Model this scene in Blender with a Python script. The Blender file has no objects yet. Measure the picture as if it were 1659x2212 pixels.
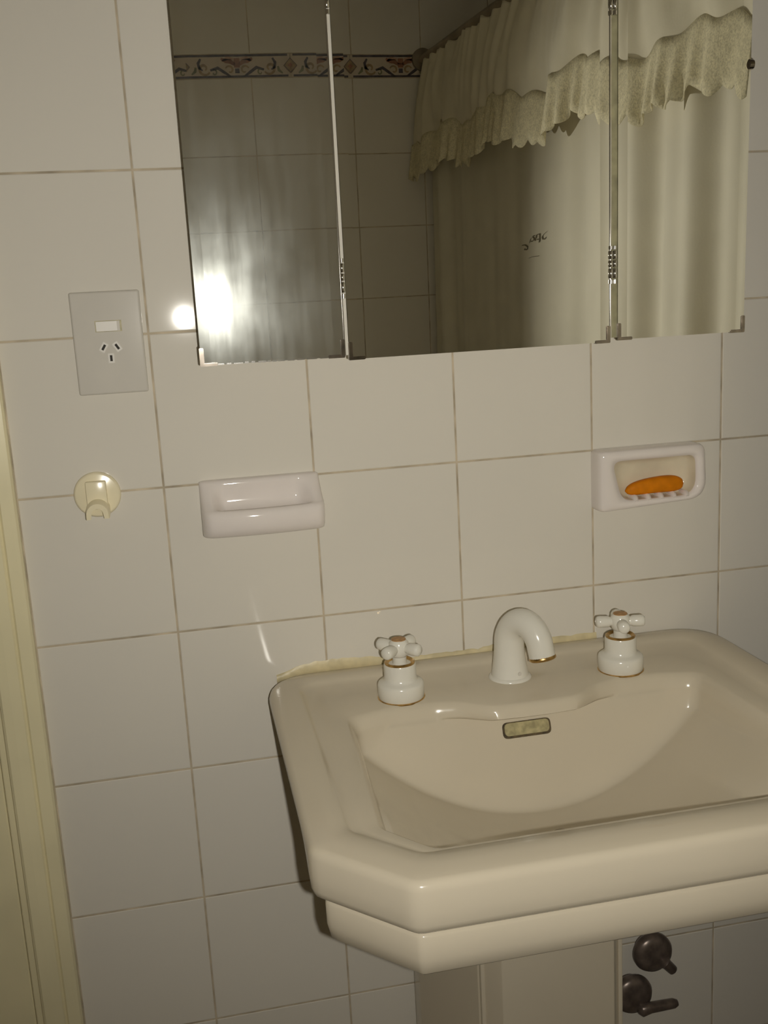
import bpy, bmesh, math, random
from mathutils import Vector, Matrix
random.seed(7)
sc = bpy.context.scene
COL = sc.collection

# ------------------------------------------------------------------ units
T = 0.2            # one wall tile, metres
Z0 = 1.53          # height above the floor of the tile joint used as datum
def wz(t): return Z0 + t * T          # tile units above the datum joint -> world z

# ------------------------------------------------------------------ camera
R = ((0.9781892262908595, -0.20084957759666586, -0.05296493885326996),
     (-0.09235259821288556, -0.19213830411143834, -0.9770127274997547),
     (0.1860560000962588, 0.9605947737065934, -0.20649659938061843))
CAM = Vector((0.03004785, -1.35921161, Z0 - 0.16850462))
cam_d = bpy.data.cameras.new('camera'); cam = bpy.data.objects.new('camera', cam_d); COL.objects.link(cam)
right = Vector(R[0]); up = -Vector(R[1]); back = -Vector(R[2])
M = Matrix(((right.x, up.x, back.x, CAM.x), (right.y, up.y, back.y, CAM.y), (right.z, up.z, back.z, CAM.z), (0, 0, 0, 1)))
cam.matrix_world = M
cam_d.sensor_fit = 'HORIZONTAL'; cam_d.sensor_width = 36.0
cam_d.lens = 2211.2356656421584 / 1659.0 * 36.0
cam_d.clip_start = 0.01
sc.camera = cam

# ------------------------------------------------------------------ world, phone flash, exposure
w = bpy.data.worlds.new('world'); sc.world = w; w.use_nodes = True
w.node_tree.nodes['Background'].inputs[0].default_value = (0.0, 0.0, 0.0, 1)
w.node_tree.nodes['Background'].inputs[1].default_value = 1.0
FLASH = Vector((0.329 * T, -1.352, wz(-0.976)))
# the flash of the phone that took the picture: its reflection shows in the mirror and on the tiles
ld = bpy.data.lights.new('phone_flash_offscreen', 'SPOT'); lo = bpy.data.objects.new('phone_flash_offscreen', ld); COL.objects.link(lo)
ld.energy = 32.0; ld.shadow_soft_size = 0.006; ld.color = (1.0, 0.955, 0.85)
ld.spot_size = math.radians(121); ld.spot_blend = 1.0
lo.location = FLASH
aim = Vector((0.40, 0.0, wz(-1.20)))
lo.rotation_euler = (aim - FLASH).to_track_quat('-Z', 'Y').to_euler()
sc.view_settings.view_transform = 'Standard'; sc.view_settings.look = 'None'
sc.view_settings.exposure = 0.0; sc.view_settings.gamma = 1.0; sc.view_settings.use_curve_mapping = False
sc.cycles.max_bounces = 9; sc.cycles.diffuse_bounces = 7; sc.cycles.glossy_bounces = 3; sc.cycles.transparent_max_bounces = 6
sc.cycles.use_adaptive_sampling = True; sc.cycles.adaptive_threshold = 0.06; sc.cycles.adaptive_min_samples = 12
sc.cycles.sample_clamp_indirect = 10.0
sc.cycles.use_denoising = True

# ------------------------------------------------------------------ materials
def mat(name, col, rough=0.4, metal=0.0, spec=0.5, coat=0.0, noise=0.0, nscale=20.0, bump=0.0, bscale=60.0, emit=None, estr=0.0, sheen=0.0, trans=0.0):
    m = bpy.data.materials.new(name); m.use_nodes = True
    nt = m.node_tree; b = nt.nodes['Principled BSDF']
    b.inputs['Base Color'].default_value = (*col, 1); b.inputs['Roughness'].default_value = rough
    b.inputs['Metallic'].default_value = metal; b.inputs['Specular IOR Level'].default_value = spec
    b.inputs['Coat Weight'].default_value = coat; b.inputs['Coat Roughness'].default_value = 0.05
    if sheen: b.inputs['Sheen Weight'].default_value = sheen
    if emit: b.inputs['Emission Color'].default_value = (*emit, 1); b.inputs['Emission Strength'].default_value = estr
    tc = None
    if noise or bump:
        tc = nt.nodes.new('ShaderNodeTexCoord')
    if noise:
        n = nt.nodes.new('ShaderNodeTexNoise'); n.inputs['Scale'].default_value = nscale; n.inputs['Detail'].default_value = 2
        nt.links.new(tc.outputs['Object'], n.inputs['Vector'])
        r = nt.nodes.new('ShaderNodeValToRGB')
        a = tuple(c * (1 - noise) for c in col); d = tuple(min(1, c * (1 + noise)) for c in col)
        r.color_ramp.elements[0].position = 0.3; r.color_ramp.elements[1].position = 0.7
        r.color_ramp.elements[0].color = (*a, 1); r.color_ramp.elements[1].color = (*d, 1)
        nt.links.new(n.outputs['Fac'], r.inputs['Fac']); nt.links.new(r.outputs['Color'], b.inputs['Base Color'])
    if bump:
        n2 = nt.nodes.new('ShaderNodeTexNoise'); n2.inputs['Scale'].default_value = bscale; n2.inputs['Detail'].default_value = 3
        nt.links.new(tc.outputs['Object'], n2.inputs['Vector'])
        bp = nt.nodes.new('ShaderNodeBump'); bp.inputs['Strength'].default_value = bump; bp.inputs['Distance'].default_value = 0.002
        nt.links.new(n2.outputs['Fac'], bp.inputs['Height']); nt.links.new(bp.outputs['Normal'], b.inputs['Normal'])
    return m

M_TILE = mat('white_glazed_tile', (0.76, 0.725, 0.655), rough=0.045, spec=0.35, noise=0.012, nscale=3.0)
M_TILEB = mat('white_glazed_tile_back', (0.76, 0.725, 0.655), rough=0.12, spec=0.35, noise=0.012, nscale=3.0)
M_FRIEZE = mat('beige_frieze_glaze', (0.60, 0.52, 0.43), rough=0.15, spec=0.35, noise=0.05, nscale=30.0)
M_GROUT = mat('aged_grout', (0.53, 0.455, 0.345), rough=0.9, noise=0.3, nscale=25.0)
M_CER = mat('ivory_vitreous_china', (0.66, 0.592, 0.472), rough=0.16, spec=0.4, noise=0.03, nscale=5.0)
M_DISH = mat('white_glazed_ceramic', (0.84, 0.78, 0.75), rough=0.07, spec=0.5, noise=0.02, nscale=20.0)
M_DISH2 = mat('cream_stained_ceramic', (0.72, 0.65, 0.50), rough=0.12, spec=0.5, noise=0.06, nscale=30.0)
M_TAP = mat('white_enamel', (0.80, 0.78, 0.71), rough=0.17, spec=0.5, noise=0.02, nscale=30.0)
M_BRASS = mat('worn_brass', (0.55, 0.36, 0.14), rough=0.3, metal=1.0, noise=0.3, nscale=120.0)
M_COPPER = mat('brown_tap_button', (0.46, 0.25, 0.09), rough=0.5, noise=0.25, nscale=200.0)
M_CHROME = mat('chrome', (0.80, 0.79, 0.77), rough=0.10, metal=1.0, noise=0.06, nscale=80.0)
M_CHROMED = mat('tarnished_chrome', (0.36, 0.32, 0.28), rough=0.12, metal=1.0, noise=0.3, nscale=60.0)
M_OLIVE = mat('mirror_glass_edge', (0.34, 0.32, 0.20), rough=0.3, noise=0.2, nscale=60.0)
M_DARKM = mat('dark_metal', (0.17, 0.135, 0.115), rough=0.3, metal=0.4, noise=0.3, nscale=60.0)
M_PLAST = mat('white_plastic', (0.66, 0.63, 0.575), rough=0.10, spec=0.35, noise=0.02, nscale=20.0)
M_PLASTS = mat('white_plastic_rocker', (0.70, 0.67, 0.62), rough=0.35, spec=0.3, noise=0.02, nscale=20.0)
M_CREAM = mat('aged_cream_plastic', (0.88, 0.80, 0.58), rough=0.2, spec=0.5, noise=0.03, nscale=30.0)
M_BLACK = mat('dark_slot', (0.03, 0.025, 0.02), rough=0.7, noise=0.2, nscale=50.0)
M_SOAP = mat('orange_soap', (0.66, 0.205, 0.003), rough=0.6, spec=0.15, noise=0.12, nscale=70.0, bump=0.2, bscale=90.0)
M_PAINT = mat('cream_gloss_paint', (0.84, 0.77, 0.52), rough=0.28, noise=0.08, nscale=6.0, bump=0.08, bscale=20.0)
M_CAB = mat('white_cabinet', (0.66, 0.63, 0.56), rough=0.3, noise=0.04, nscale=10.0)
M_SEAL = mat('yellowed_sealant', (0.68, 0.59, 0.37), rough=0.4, noise=0.18, nscale=40.0, bump=0.3, bscale=120.0)
M_CLOTH = mat('white_curtain_cloth', (0.76, 0.72, 0.59), rough=0.75, sheen=0.2, noise=0.05, nscale=8.0, bump=0.08, bscale=200.0)
M_VAL = mat('ivory_valance_cloth', (0.76, 0.71, 0.56), rough=0.8, sheen=0.2, noise=0.07, nscale=10.0, bump=0.1, bscale=200.0)
M_LACE = mat('yellowed_lace', (0.79, 0.73, 0.52), rough=0.9, noise=0.10, nscale=90.0, bump=0.4, bscale=240.0)
M_ROD = mat('bronze_rod', (0.30, 0.25, 0.18), rough=0.4, metal=0.5, noise=0.2, nscale=20.0)
M_CEIL = mat('white_ceiling_paint', (0.70, 0.66, 0.58), rough=0.8, noise=0.03, nscale=4.0)
M_INK = mat('dark_ink', (0.17, 0.145, 0.09), rough=0.8, noise=0.3, nscale=90.0)
M_DRAIN = mat('olive_overflow', (0.42, 0.37, 0.20), rough=0.45, noise=0.25, nscale=120.0)
M_GRIME = mat('dark_grime', (0.09, 0.065, 0.03), rough=0.7, noise=0.5, nscale=150.0)
M_F_NAVY = mat('frieze_navy', (0.10, 0.085, 0.10), rough=0.15, noise=0.3, nscale=60.0)
M_F_BRN = mat('frieze_ochre', (0.36, 0.26, 0.15), rough=0.15, noise=0.3, nscale=60.0)
M_F_RED = mat('frieze_terracotta', (0.33, 0.16, 0.10), rough=0.15, noise=0.3, nscale=60.0)
M_F_GRN = mat('frieze_green', (0.22, 0.22, 0.13), rough=0.15, noise=0.3, nscale=60.0)
M_F_PNK = mat('frieze_pink', (0.52, 0.34, 0.25), rough=0.15, noise=0.2, nscale=60.0)

nt_ = M_LACE.node_tree; bs_ = nt_.nodes['Principled BSDF']; tc_ = nt_.nodes.new('ShaderNodeTexCoord'); vo_ = nt_.nodes.new('ShaderNodeTexNoise')
vo_.inputs['Scale'].default_value = 330.0; nt_.links.new(tc_.outputs['Object'], vo_.inputs['Vector'])
mr_ = nt_.nodes.new('ShaderNodeMapRange'); mr_.inputs['From Min'].default_value = 0.40; mr_.inputs['From Max'].default_value = 0.52
nt_.links.new(vo_.outputs['Fac'], mr_.inputs['Value']); mr_.inputs['To Min'].default_value = 0.8; nt_.links.new(mr_.outputs[0], bs_.inputs['Alpha'])

def grid_mat(name, c1, c2, size):
    m = bpy.data.materials.new(name); m.use_nodes = True; nt = m.node_tree; b = nt.nodes['Principled BSDF']
    tc = nt.nodes.new('ShaderNodeTexCoord'); br = nt.nodes.new('ShaderNodeTexBrick')
    br.offset = 0.0; br.inputs['Scale'].default_value = 1.0; br.inputs['Mortar Size'].default_value = 0.0015
    br.inputs['Brick Width'].default_value = size; br.inputs['Row Height'].default_value = size
    br.inputs['Color1'].default_value = (*c1, 1); br.inputs['Color2'].default_value = (*c1, 1); br.inputs['Mortar'].default_value = (*c2, 1)
    nt.links.new(tc.outputs['UV'], br.inputs['Vector']); nt.links.new(br.outputs['Color'], b.inputs['Base Color'])
    b.inputs['Roughness'].default_value = 0.2
    return m
M_SIDE = grid_mat('side_wall_tile', (0.72, 0.68, 0.60), (0.44, 0.36, 0.255), T)
M_FLOOR = grid_mat('floor_tile', (0.30, 0.24, 0.18), (0.18, 0.14, 0.10), 0.3)

def mirror_mat(name, smudge):
    m = bpy.data.materials.new(name); m.use_nodes = True; nt = m.node_tree
    for n in list(nt.nodes): nt.nodes.remove(n)
    out = nt.nodes.new('ShaderNodeOutputMaterial'); mix = nt.nodes.new('ShaderNodeMixShader')
    g = nt.nodes.new('ShaderNodeBsdfAnisotropic'); g.inputs['Color'].default_value = (0.86, 0.86, 0.81, 1); g.inputs['Roughness'].default_value = 0.0
    s = nt.nodes.new('ShaderNodeBsdfAnisotropic'); s.inputs['Color'].default_value = (0.80, 0.84, 0.82, 1); s.inputs['Roughness'].default_value = 0.19
    tc = nt.nodes.new('ShaderNodeTexCoord')
    mp = nt.nodes.new('ShaderNodeMapping'); mp.inputs['Scale'].default_value = (60, 60, 7)
    n1 = nt.nodes.new('ShaderNodeTexNoise'); n1.inputs['Scale'].default_value = 1.0; n1.inputs['Detail'].default_value = 6
    n2 = nt.nodes.new('ShaderNodeTexNoise'); n2.inputs['Scale'].default_value = 14.0; n2.inputs['Detail'].default_value = 3
    nt.links.new(tc.outputs['Object'], mp.inputs['Vector']); nt.links.new(mp.outputs['Vector'], n1.inputs['Vector'])
    nt.links.new(tc.outputs['Object'], n2.inputs['Vector'])
    mu = nt.nodes.new('ShaderNodeMath'); mu.operation = 'MULTIPLY'
    nt.links.new(n1.outputs['Fac'], mu.inputs[0]); nt.links.new(n2.outputs['Fac'], mu.inputs[1])
    mr = nt.nodes.new('ShaderNodeMapRange'); mr.inputs['From Min'].default_value = 0.12; mr.inputs['From Max'].default_value = 0.42
    mr.inputs['To Min'].default_value = smudge * 0.25; mr.inputs['To Max'].default_value = smudge
    nt.links.new(mu.outputs[0], mr.inputs['Value'])
    s2 = nt.nodes.new('ShaderNodeBsdfAnisotropic'); s2.inputs['Color'].default_value = (0.76, 0.82, 0.82, 1); s2.inputs['Roughness'].default_value = 0.33
    ms = nt.nodes.new('ShaderNodeMixShader'); ms.inputs['Fac'].default_value = 0.20
    nt.links.new(s.outputs[0], ms.inputs[1]); nt.links.new(s2.outputs[0], ms.inputs[2])
    nt.links.new(mr.outputs[0], mix.inputs['Fac']); nt.links.new(g.outputs[0], mix.inputs[1]); nt.links.new(ms.outputs[0], mix.inputs[2])
    nt.links.new(mix.outputs[0], out.inputs['Surface'])
    return m
M_MIR_S = mirror_mat('smudged_mirror', 0.085)
M_MIR = mirror_mat('mirror', 0.006)

# ------------------------------------------------------------------ mesh helpers
def link(name, me, mats, parent=None, smooth=False, autosmooth=None):
    o = bpy.data.objects.new(name, me); COL.objects.link(o)
    if not isinstance(mats, (list, tuple)): mats = [mats]
    if not me.materials:
        for m in mats: me.materials.append(m)
    if parent: o.parent = parent
    if smooth:
        for p in me.polygons: p.use_smooth = True
        if autosmooth: 
            bm = bmesh.new(); bm.from_mesh(me)
            lim = math.radians(autosmooth)
            for e in bm.edges:
                if len(e.link_faces) == 2 and e.calc_face_angle(0) > lim: e.smooth = False
            bm.to_mesh(me); bm.free()
    return o
def pyd(name, verts, faces, mats, parent=None, smooth=False, autosmooth=None, fm=None):
    me = bpy.data.meshes.new(name); me.from_pydata([tuple(v) for v in verts], [], faces); me.update()
    bm = bmesh.new(); bm.from_mesh(me); bmesh.ops.recalc_face_normals(bm, faces=bm.faces); bm.to_mesh(me); bm.free()
    o = link(name, me, mats, parent, smooth, autosmooth)
    if fm:
        for i, k in enumerate(fm): me.polygons[i].material_index = k
    return o
def tag(o, label, cat=None, group=None, kind=None):
    o['label'] = label
    if cat: o['category'] = cat
    if group: o['group'] = group
    if kind: o['kind'] = kind
    return o
def empty(name, loc=(0, 0, 0)):
    o = bpy.data.objects.new(name, None); COL.objects.link(o); o.location = loc; o.empty_display_size = 0.05; return o
def local(o):
    """part meshes are written in world coordinates; shift them under an offset Empty"""
    o.matrix_parent_inverse = Matrix.Translation(o.parent.location).inverted(); return o
def box_bm(x0, x1, y0, y1, z0, z1, bev=0.0, seg=2):
    bm = bmesh.new(); r = bmesh.ops.create_cube(bm, size=1.0)
    for v in r['verts']:
        v.co = Vector(((x0 + x1) / 2 + v.co.x * (x1 - x0), (y0 + y1) / 2 + v.co.y * (y1 - y0), (z0 + z1) / 2 + v.co.z * (z1 - z0)))
    if bev: bmesh.ops.bevel(bm, geom=list(bm.edges), offset=bev, segments=seg, affect='EDGES', profile=0.5)
    return bm
def bm_obj(name, bm, mats, parent=None, smooth=False, autosmooth=None):
    me = bpy.data.meshes.new(name); bm.to_mesh(me); bm.free(); return link(name, me, mats, parent, smooth, autosmooth)
def box(name, x0, x1, y0, y1, z0, z1, m, parent=None, bev=0.0, seg=2, smooth=False):
    return bm_obj(name, box_bm(x0, x1, y0, y1, z0, z1, bev, seg), m, parent, smooth, 40 if smooth else None)
def lathe(name, prof, m, parent=None, loc=(0, 0, 0), axis='z', seg=40, autosmooth=50):
    vs, fs = [], []
    for (r, h) in prof:
        for k in range(seg):
            a = 2 * math.pi * k / seg
            c, s = r * math.cos(a), r * math.sin(a)
            if axis == 'z': v = (loc[0] + c, loc[1] + s, loc[2] + h)
            elif axis == '-y': v = (loc[0] + c, loc[1] - h, loc[2] + s)
            else: v = (loc[0] + h, loc[1] + c, loc[2] + s)
            vs.append(v)
    n = len(prof)
    for i in range(n - 1):
        for k in range(seg):
            k2 = (k + 1) % seg
            fs.append((i * seg + k, i * seg + k2, (i + 1) * seg + k2, (i + 1) * seg + k))
    if prof[0][0] > 1e-5: fs.append(tuple(range(seg)))
    if prof[-1][0] > 1e-5: fs.append(tuple((n - 1) * seg + k for k in range(seg)))
    o = pyd(name, vs, fs, m, parent, True, autosmooth)
    return o
def tube(name, pts, rad, m, parent=None, seg=24, cap=True, flat=None):
    pts = [Vector(p) for p in pts]; n = len(pts)
    rad = rad if isinstance(rad, (list, tuple)) else [rad] * n
    vs, fs = [], []
    prev = None
    for i, p in enumerate(pts):
        t = (pts[min(i + 1, n - 1)] - pts[max(i - 1, 0)]).normalized()
        if prev is None:
            a = Vector((1, 0, 0)) if abs(t.x) < 0.8 else Vector((0, 1, 0))
            u = (a - t * a.dot(t)).normalized()
        else:
            u = (prev - t * prev.dot(t)).normalized()
        prev = u; v = t.cross(u)
        for k in range(seg):
            an = 2 * math.pi * k / seg
            vs.append(p + (u * math.cos(an) + v * math.sin(an)) * rad[i])
    for i in range(n - 1):
        for k in range(seg):
            k2 = (k + 1) % seg
            fs.append((i * seg + k, i * seg + k2, (i + 1) * seg + k2, (i + 1) * seg + k))
    if cap: fs.append(tuple(range(seg))); fs.append(tuple((n - 1) * seg + k for k in range(seg)))
    return pyd(name, vs, fs, m, parent, True, 60)
def loft(rings, close_first=True, close_last=True):
    vs, fs = [], []; n = len(rings[0])
    for r in rings: vs += list(r)
    for i in range(len(rings) - 1):
        for k in range(n):
            k2 = (k + 1) % n
            fs.append((i * n + k, i * n + k2, (i + 1) * n + k2, (i + 1) * n + k))
    if close_first: fs.append(tuple(range(n)))
    if close_last: fs.append(tuple((len(rings) - 1) * n + k for k in range(n)))
    return vs, fs
def round_poly(pts, rads, seg=8):
    """closed polygon with rounded corners -> polyline"""
    out = []; n = len(pts)
    if not isinstance(rads, (list, tuple)): rads = [rads] * n
    for i in range(n):
        p = Vector(pts[i]); a = Vector(pts[i - 1]); b = Vector(pts[(i + 1) % n])
        d1 = (a - p); d2 = (b - p); r = rads[i]
        ang = d1.angle(d2); t = min(r / math.tan(ang / 2) if ang > 1e-3 else 0, d1.length * 0.48, d2.length * 0.48)
        p1 = p + d1.normalized() * t; p2 = p + d2.normalized() * t
        for k in range(seg + 1):
            f = k / seg
            out.append((1 - f) ** 2 * p1 + 2 * f * (1 - f) * p + f * f * p2)
    return out
def ray_hit(poly, c, ang):
    d = Vector((math.cos(ang), math.sin(ang))); best = None
    n = len(poly)
    for i in range(n):
        a = poly[i]; b = poly[(i + 1) % n]; e = b - a
        den = d.x * e.y - d.y * e.x
        if abs(den) < 1e-12: continue
        w_ = a - c
        t = (w_.x * e.y - w_.y * e.x) / den; s = (w_.x * d.y - w_.y * d.x) / den
        if t > 0 and -1e-6 <= s <= 1 + 1e-6 and (best is None or t > best): best = t
    return c + d * best
def copy_under(o, parent):
    c = o.copy(); COL.objects.link(c); c.parent = parent; return c

# ------------------------------------------------------------------ room shell
XL, XR = -1.15, 1.62
YB = -9.1086 * T      # opposite wall
ZC = 2.40
GAP = 0.0021; REC = 0.0008; TH = 0.008

_tile_cache = {}
def tile_mesh(wd, ht, facing):
    key = (round(wd, 4), round(ht, 4), facing)
    if key not in _tile_cache:
        bm = box_bm(-wd / 2, wd / 2, -TH / 2, TH / 2, -ht / 2, ht / 2)
        ed = [e for e in bm.edges if all((v.co.y < 0) == (facing < 0) for v in e.verts)]
        bmesh.ops.bevel(bm, geom=ed, offset=0.0014, segments=2, affect='EDGES', profile=0.5)
        me = bpy.data.meshes.new('tile'); bm.to_mesh(me); bm.free()
        _tile_cache[key] = me
    return _tile_cache[key]
def lay(wall, y_face, facing, xs, zs, region, m, name='tile'):
    x0r, x1r, z0r, z1r = region
    for i in range(len(xs) - 1):
        for j in range(len(zs) - 1):
            a, b = max(xs[i], x0r), min(xs[i + 1], x1r); c, d = max(zs[j], z0r), min(zs[j + 1], z1r)
            if b - a < 0.012 or d - c < 0.012: continue
            me = tile_mesh(b - a - GAP, d - c - GAP, facing)
            o = link(name, me, m, wall)
            jig = random.uniform(-0.0002, 0.0002)
            o.location = ((a + b) / 2, y_face - facing * (TH / 2) + facing * jig * 0, (c + d) / 2)
            o.rotation_euler = (random.uniform(-0.0012, 0.0012), 0, random.uniform(-0.0012, 0.0012))

# front wall (with the doorway on its left)
DX0, DX1, DZ = -1.03, -0.237, 2.05
bm = bmesh.new()
for (a, b, c, d) in ((-0.187, XR + 0.05, 0, ZC), (XL - 0.05, -0.187, DZ + 0.06, ZC), (XL - 0.05, DX0 - 0.05, 0, DZ + 0.06)):
    t = box_bm(a, b, REC, 0.12, c, d); me = bpy.data.meshes.new('t'); t.to_mesh(me); t.free(); bm.from_mesh(me); bpy.data.meshes.remove(me)
wall_front = bm_obj('wall_front', bm, M_GROUT)
tag(wall_front, 'wall of square white glazed tiles behind the basin', 'wall', kind='structure')
xs = [-1.2 + T * k for k in range(0, 16)]; zs = [wz(k) for k in range(-8, 6)]
zs = [z for z in zs if z > 0.02]; zs = [0.0] + zs + [ZC]
for reg in ((-0.185, XR, 0, ZC), (XL, -0.187, DZ + 0.062, ZC), (XL, DX0 - 0.055, 0, DZ + 0.062)):
    lay(wall_front, 0.0, -1, xs, zs, reg, M_TILE)

# opposite wall, seen only in the mirrors
wall_back = box('wall_back', XL - 0.05, XR + 0.05, YB - 0.12, YB - REC, 0, ZC, M_GROUT)
tag(wall_back, 'opposite tiled wall with a patterned frieze, seen in the mirror', 'wall', kind='structure')
xo = 1.2282 * T
xs2 = [xo + T * k for k in range(-8, 8)]; xs2 = [XL] + [x for x in xs2 if XL + 0.015 < x < XR - 0.015] + [XR]
zb = wz(1.8306); zf = zb + 0.3025 * T
zs2 = [zb - T * k for k in range(10, -1, -1)]; zs2 = [0.0] + [z for z in zs2 if z > 0.015]
lay(wall_back, YB, 1, xs2, zs2, (XL, XR, 0, zb), M_TILEB)
zs3 = [zf, zf + T, ZC]
lay(wall_back, YB, 1, xs2, zs3, (XL, XR, zf, ZC), M_TILEB)
# frieze tiles with a printed scroll pattern
FS = 1.4396 * T; FO = 0.3285 * T; FH = 0.3025 * T
def ribbons(strokes, y):
    vs, fs, fm = [], [], []
    for pts, wd, mi in strokes:
        b0 = len(vs); n = len(pts)
        for i, (px, pz) in enumerate(pts):
            ax, az = pts[max(i - 1, 0)]; bx, bz = pts[min(i + 1, n - 1)]
            tx, tz = bx - ax, bz - az; L = math.hypot(tx, tz) or 1
            f = i / (n - 1)
            ww = wd[0] if isinstance(wd, tuple) else wd * (0.35 + 0.65 * math.sin(math.pi * min(1, f * 0.8 + 0.15)))
            vs.append((px - tz / L * ww / 2, y, pz + tx / L * ww / 2)); vs.append((px + tz / L * ww / 2, y, pz - tx / L * ww / 2))
        for i in range(n - 1):
            fs.append((b0 + 2 * i, b0 + 2 * i + 1, b0 + 2 * i + 3, b0 + 2 * i + 2)); fm.append(mi)
    return vs, fs, fm
def spiral(cx, cz, r0, r1, a0, a1, n=14):
    return [(cx + (r0 + (r1 - r0) * k / n) * math.cos(a0 + (a1 - a0) * k / n), cz + (r0 + (r1 - r0) * k / n) * math.sin(a0 + (a1 - a0) * k / n)) for k in range(n + 1)]
h = FH / 2; q = FS / 2
st = []
st.append(([(-q + 0.007, h - 0.004), (q - 0.007, h - 0.004)], (0.0055,), 0)); st.append(([(-q + 0.007, -h + 0.004), (q - 0.007, -h + 0.004)], (0.0055,), 0))
for s in (-1, 1):
    st.append(([(s * x, z) for x, z in spiral(0.088, -0.006, 0.017, 0.004, -2.6, 4.2, 18)], 0.007, 1))
    st.append(([(s * 0.096, 0.019), (s * 0.103, 0.008), (s * 0.101, -0.004), (s * 0.092, -0.010)], 0.008, 0))
    st.append(([(s * 0.110, -0.002), (s * 0.112, -0.012), (s * 0.122, -0.020)], 0.008, 3))
    st.append(([(s * 0.072, -0.010), (s * 0.052, -0.004), (s * 0.034, -0.016), (s * 0.018, -0.026)], 0.0085, 0))
    st.append(([(s * x, z) for x, z in spiral(0.062, -0.016, 0.009, 0.002, 1.0, 6.5, 12)], 0.004, 3))
    st.append(([(s * x, z) for x, z in spiral(0.020, -0.010, 0.012, 0.004, 0.4, 5.4, 14)], 0.0055, 1))
    st.append(([(s * 0.006, 0.004), (s * 0.018, 0.012), (s * 0.030, 0.013), (s * 0.042, 0.019)], 0.012, 2))
    st.append(([(s * 0.010, 0.018), (s * 0.026, 0.020), (s * 0.040, 0.012)], 0.009, 4))
    st.append(([(s * (q - 0.001), -0.019), (s * (q - 0.010), -0.009), (s * (q - 0.019), 0.0)], 0.0045, 1))
st.append(([(0.0, 0.020), (0.0, -0.004)], (0.016,), 2)); st.append(([(-0.006, -0.012), (0.006, -0.012)], (0.012,), 0))
fv, ff, fmi = ribbons(st, 0.0)
for s in (-1, 1):   # half diamonds at the two ends
    for (r_, hh_, mi) in ((0.0185, 0.0195, 0), (0.0165, 0.0172, 1), (0.007, 0.0075, 2)):
        b0 = len(fv); yy = 0.0001 * (1 + (hh_ < 0.019) + (hh_ < 0.01))
        fv += [(s * q, yy, hh_), (s * (q - r_), yy, 0.0), (s * q, yy, -hh_)]; ff.append((b0, b0 + 1, b0 + 2)); fmi.append(mi)
pat_me = bpy.data.meshes.new('printed_scroll'); pat_me.from_pydata(fv, [], ff)
for mm in (M_F_NAVY, M_F_BRN, M_F_RED, M_F_GRN, M_F_PNK): pat_me.materials.append(mm)
for i, k in enumerate(fmi): pat_me.polygons[i].material_index = k
for k in range(-4, 5):
    x0 = FO + FS * k; x1 = x0 + FS
    if x0 < XL or x1 > XR: continue
    o = link('frieze_tile', tile_mesh(FS - 0.0016, FH - 0.0016, 1), M_FRIEZE, wall_back)
    o.location = ((x0 + x1) / 2, YB - TH / 2, (zb + zf) / 2)
    p = link('printed_scroll', pat_me, M_F_NAVY, o); p.location = (0, TH / 2 + 0.0004, 0)

def uvwall(name, corners, m, label, uvs):
    me = bpy.data.meshes.new(name); me.from_pydata(corners, [], [(0, 1, 2, 3)]); uv = me.uv_layers.new(name='UVMap')
    for i in range(4): uv.data[i].uv = uvs[i]
    o = link(name, me, m); so = o.modifiers.new('s', 'SOLIDIFY'); so.thickness = 0.08; so.offset = -1.0
    return tag(o, label, 'wall', kind='structure')
D = -YB
uvwall('wall_left', [(XL, YB, 0), (XL, 0, 0), (XL, 0, ZC), (XL, YB, ZC)], M_SIDE, 'white tiled side wall beyond the door', [(0, 0), (D, 0), (D, ZC), (0, ZC)])
uvwall('wall_right', [(XR, 0, 0), (XR, YB, 0), (XR, YB, ZC), (XR, 0, ZC)], M_SIDE, 'white tiled side wall behind the shower curtain', [(0, 0), (D, 0), (D, ZC), (0, ZC)])
o = uvwall('floor', [(XL, YB, 0), (XR, YB, 0), (XR, 0, 0), (XL, 0, 0)], M_FLOOR, 'brown tiled bathroom floor', [(0, 0), (XR - XL, 0), (XR - XL, D), (0, D)]); o['category'] = 'floor'
o = box('ceiling', XL - 0.05, XR + 0.05, YB - 0.1, 0.1, ZC, ZC + 0.05, M_CEIL); tag(o, 'plain white painted ceiling', 'ceiling', kind='structure')

# door and its moulded architrave
prof = [(-0.185, 0.0), (-0.185, -0.010), (-0.1875, -0.0135), (-0.192, -0.0145), (-0.203, -0.0160), (-0.206, -0.0130), (-0.209, -0.0165), (-0.222, -0.0185), (-0.233, -0.0190), (-0.2365, -0.0165), (-0.2370, -0.006), (-0.2370, 0.0)]
def arch(name, label, f):
    vs, fs = [], []
    n = len(prof)
    for zt_ in (0, 1):
        for a, y in prof: vs.append(f(a, y, zt_))
    for i in range(n):
        j = (i + 1) % n; fs.append((i, j, n + j, n + i))
    fs.append(tuple(range(n))); fs.append(tuple(n + i for i in range(n)))
    o = pyd(name, vs, fs, M_PAINT); return tag(o, label, 'door trim', kind='structure')
arch('trim_1', 'cream painted moulded door architrave beside the tiles', lambda a, y, e: (a, y, (0.0 if e == 0 else DZ + (a + 0.237) / 0.052 * 0.052)))
mid = (DX0 + DX1) / 2
arch('trim_2', 'cream painted architrave on the far side of the door', lambda a, y, e: (2 * mid - a, y, (0.0 if e == 0 else DZ + (a + 0.237))))
arch('trim_3', 'cream painted architrave across the door head', lambda a, y, e: ((DX1 - (-(a + 0.237)) if e == 0 else DX0 - (a + 0.237)), y, DZ + (a + 0.237)))
jr = box('trim_4', DX1 - 0.012, DX1 + 0.030, 0.0, 0.11, 0, DZ, M_PAINT, bev=0.002); tag(jr, 'cream painted door jamb beside the architrave', 'door trim', kind='structure')
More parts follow.
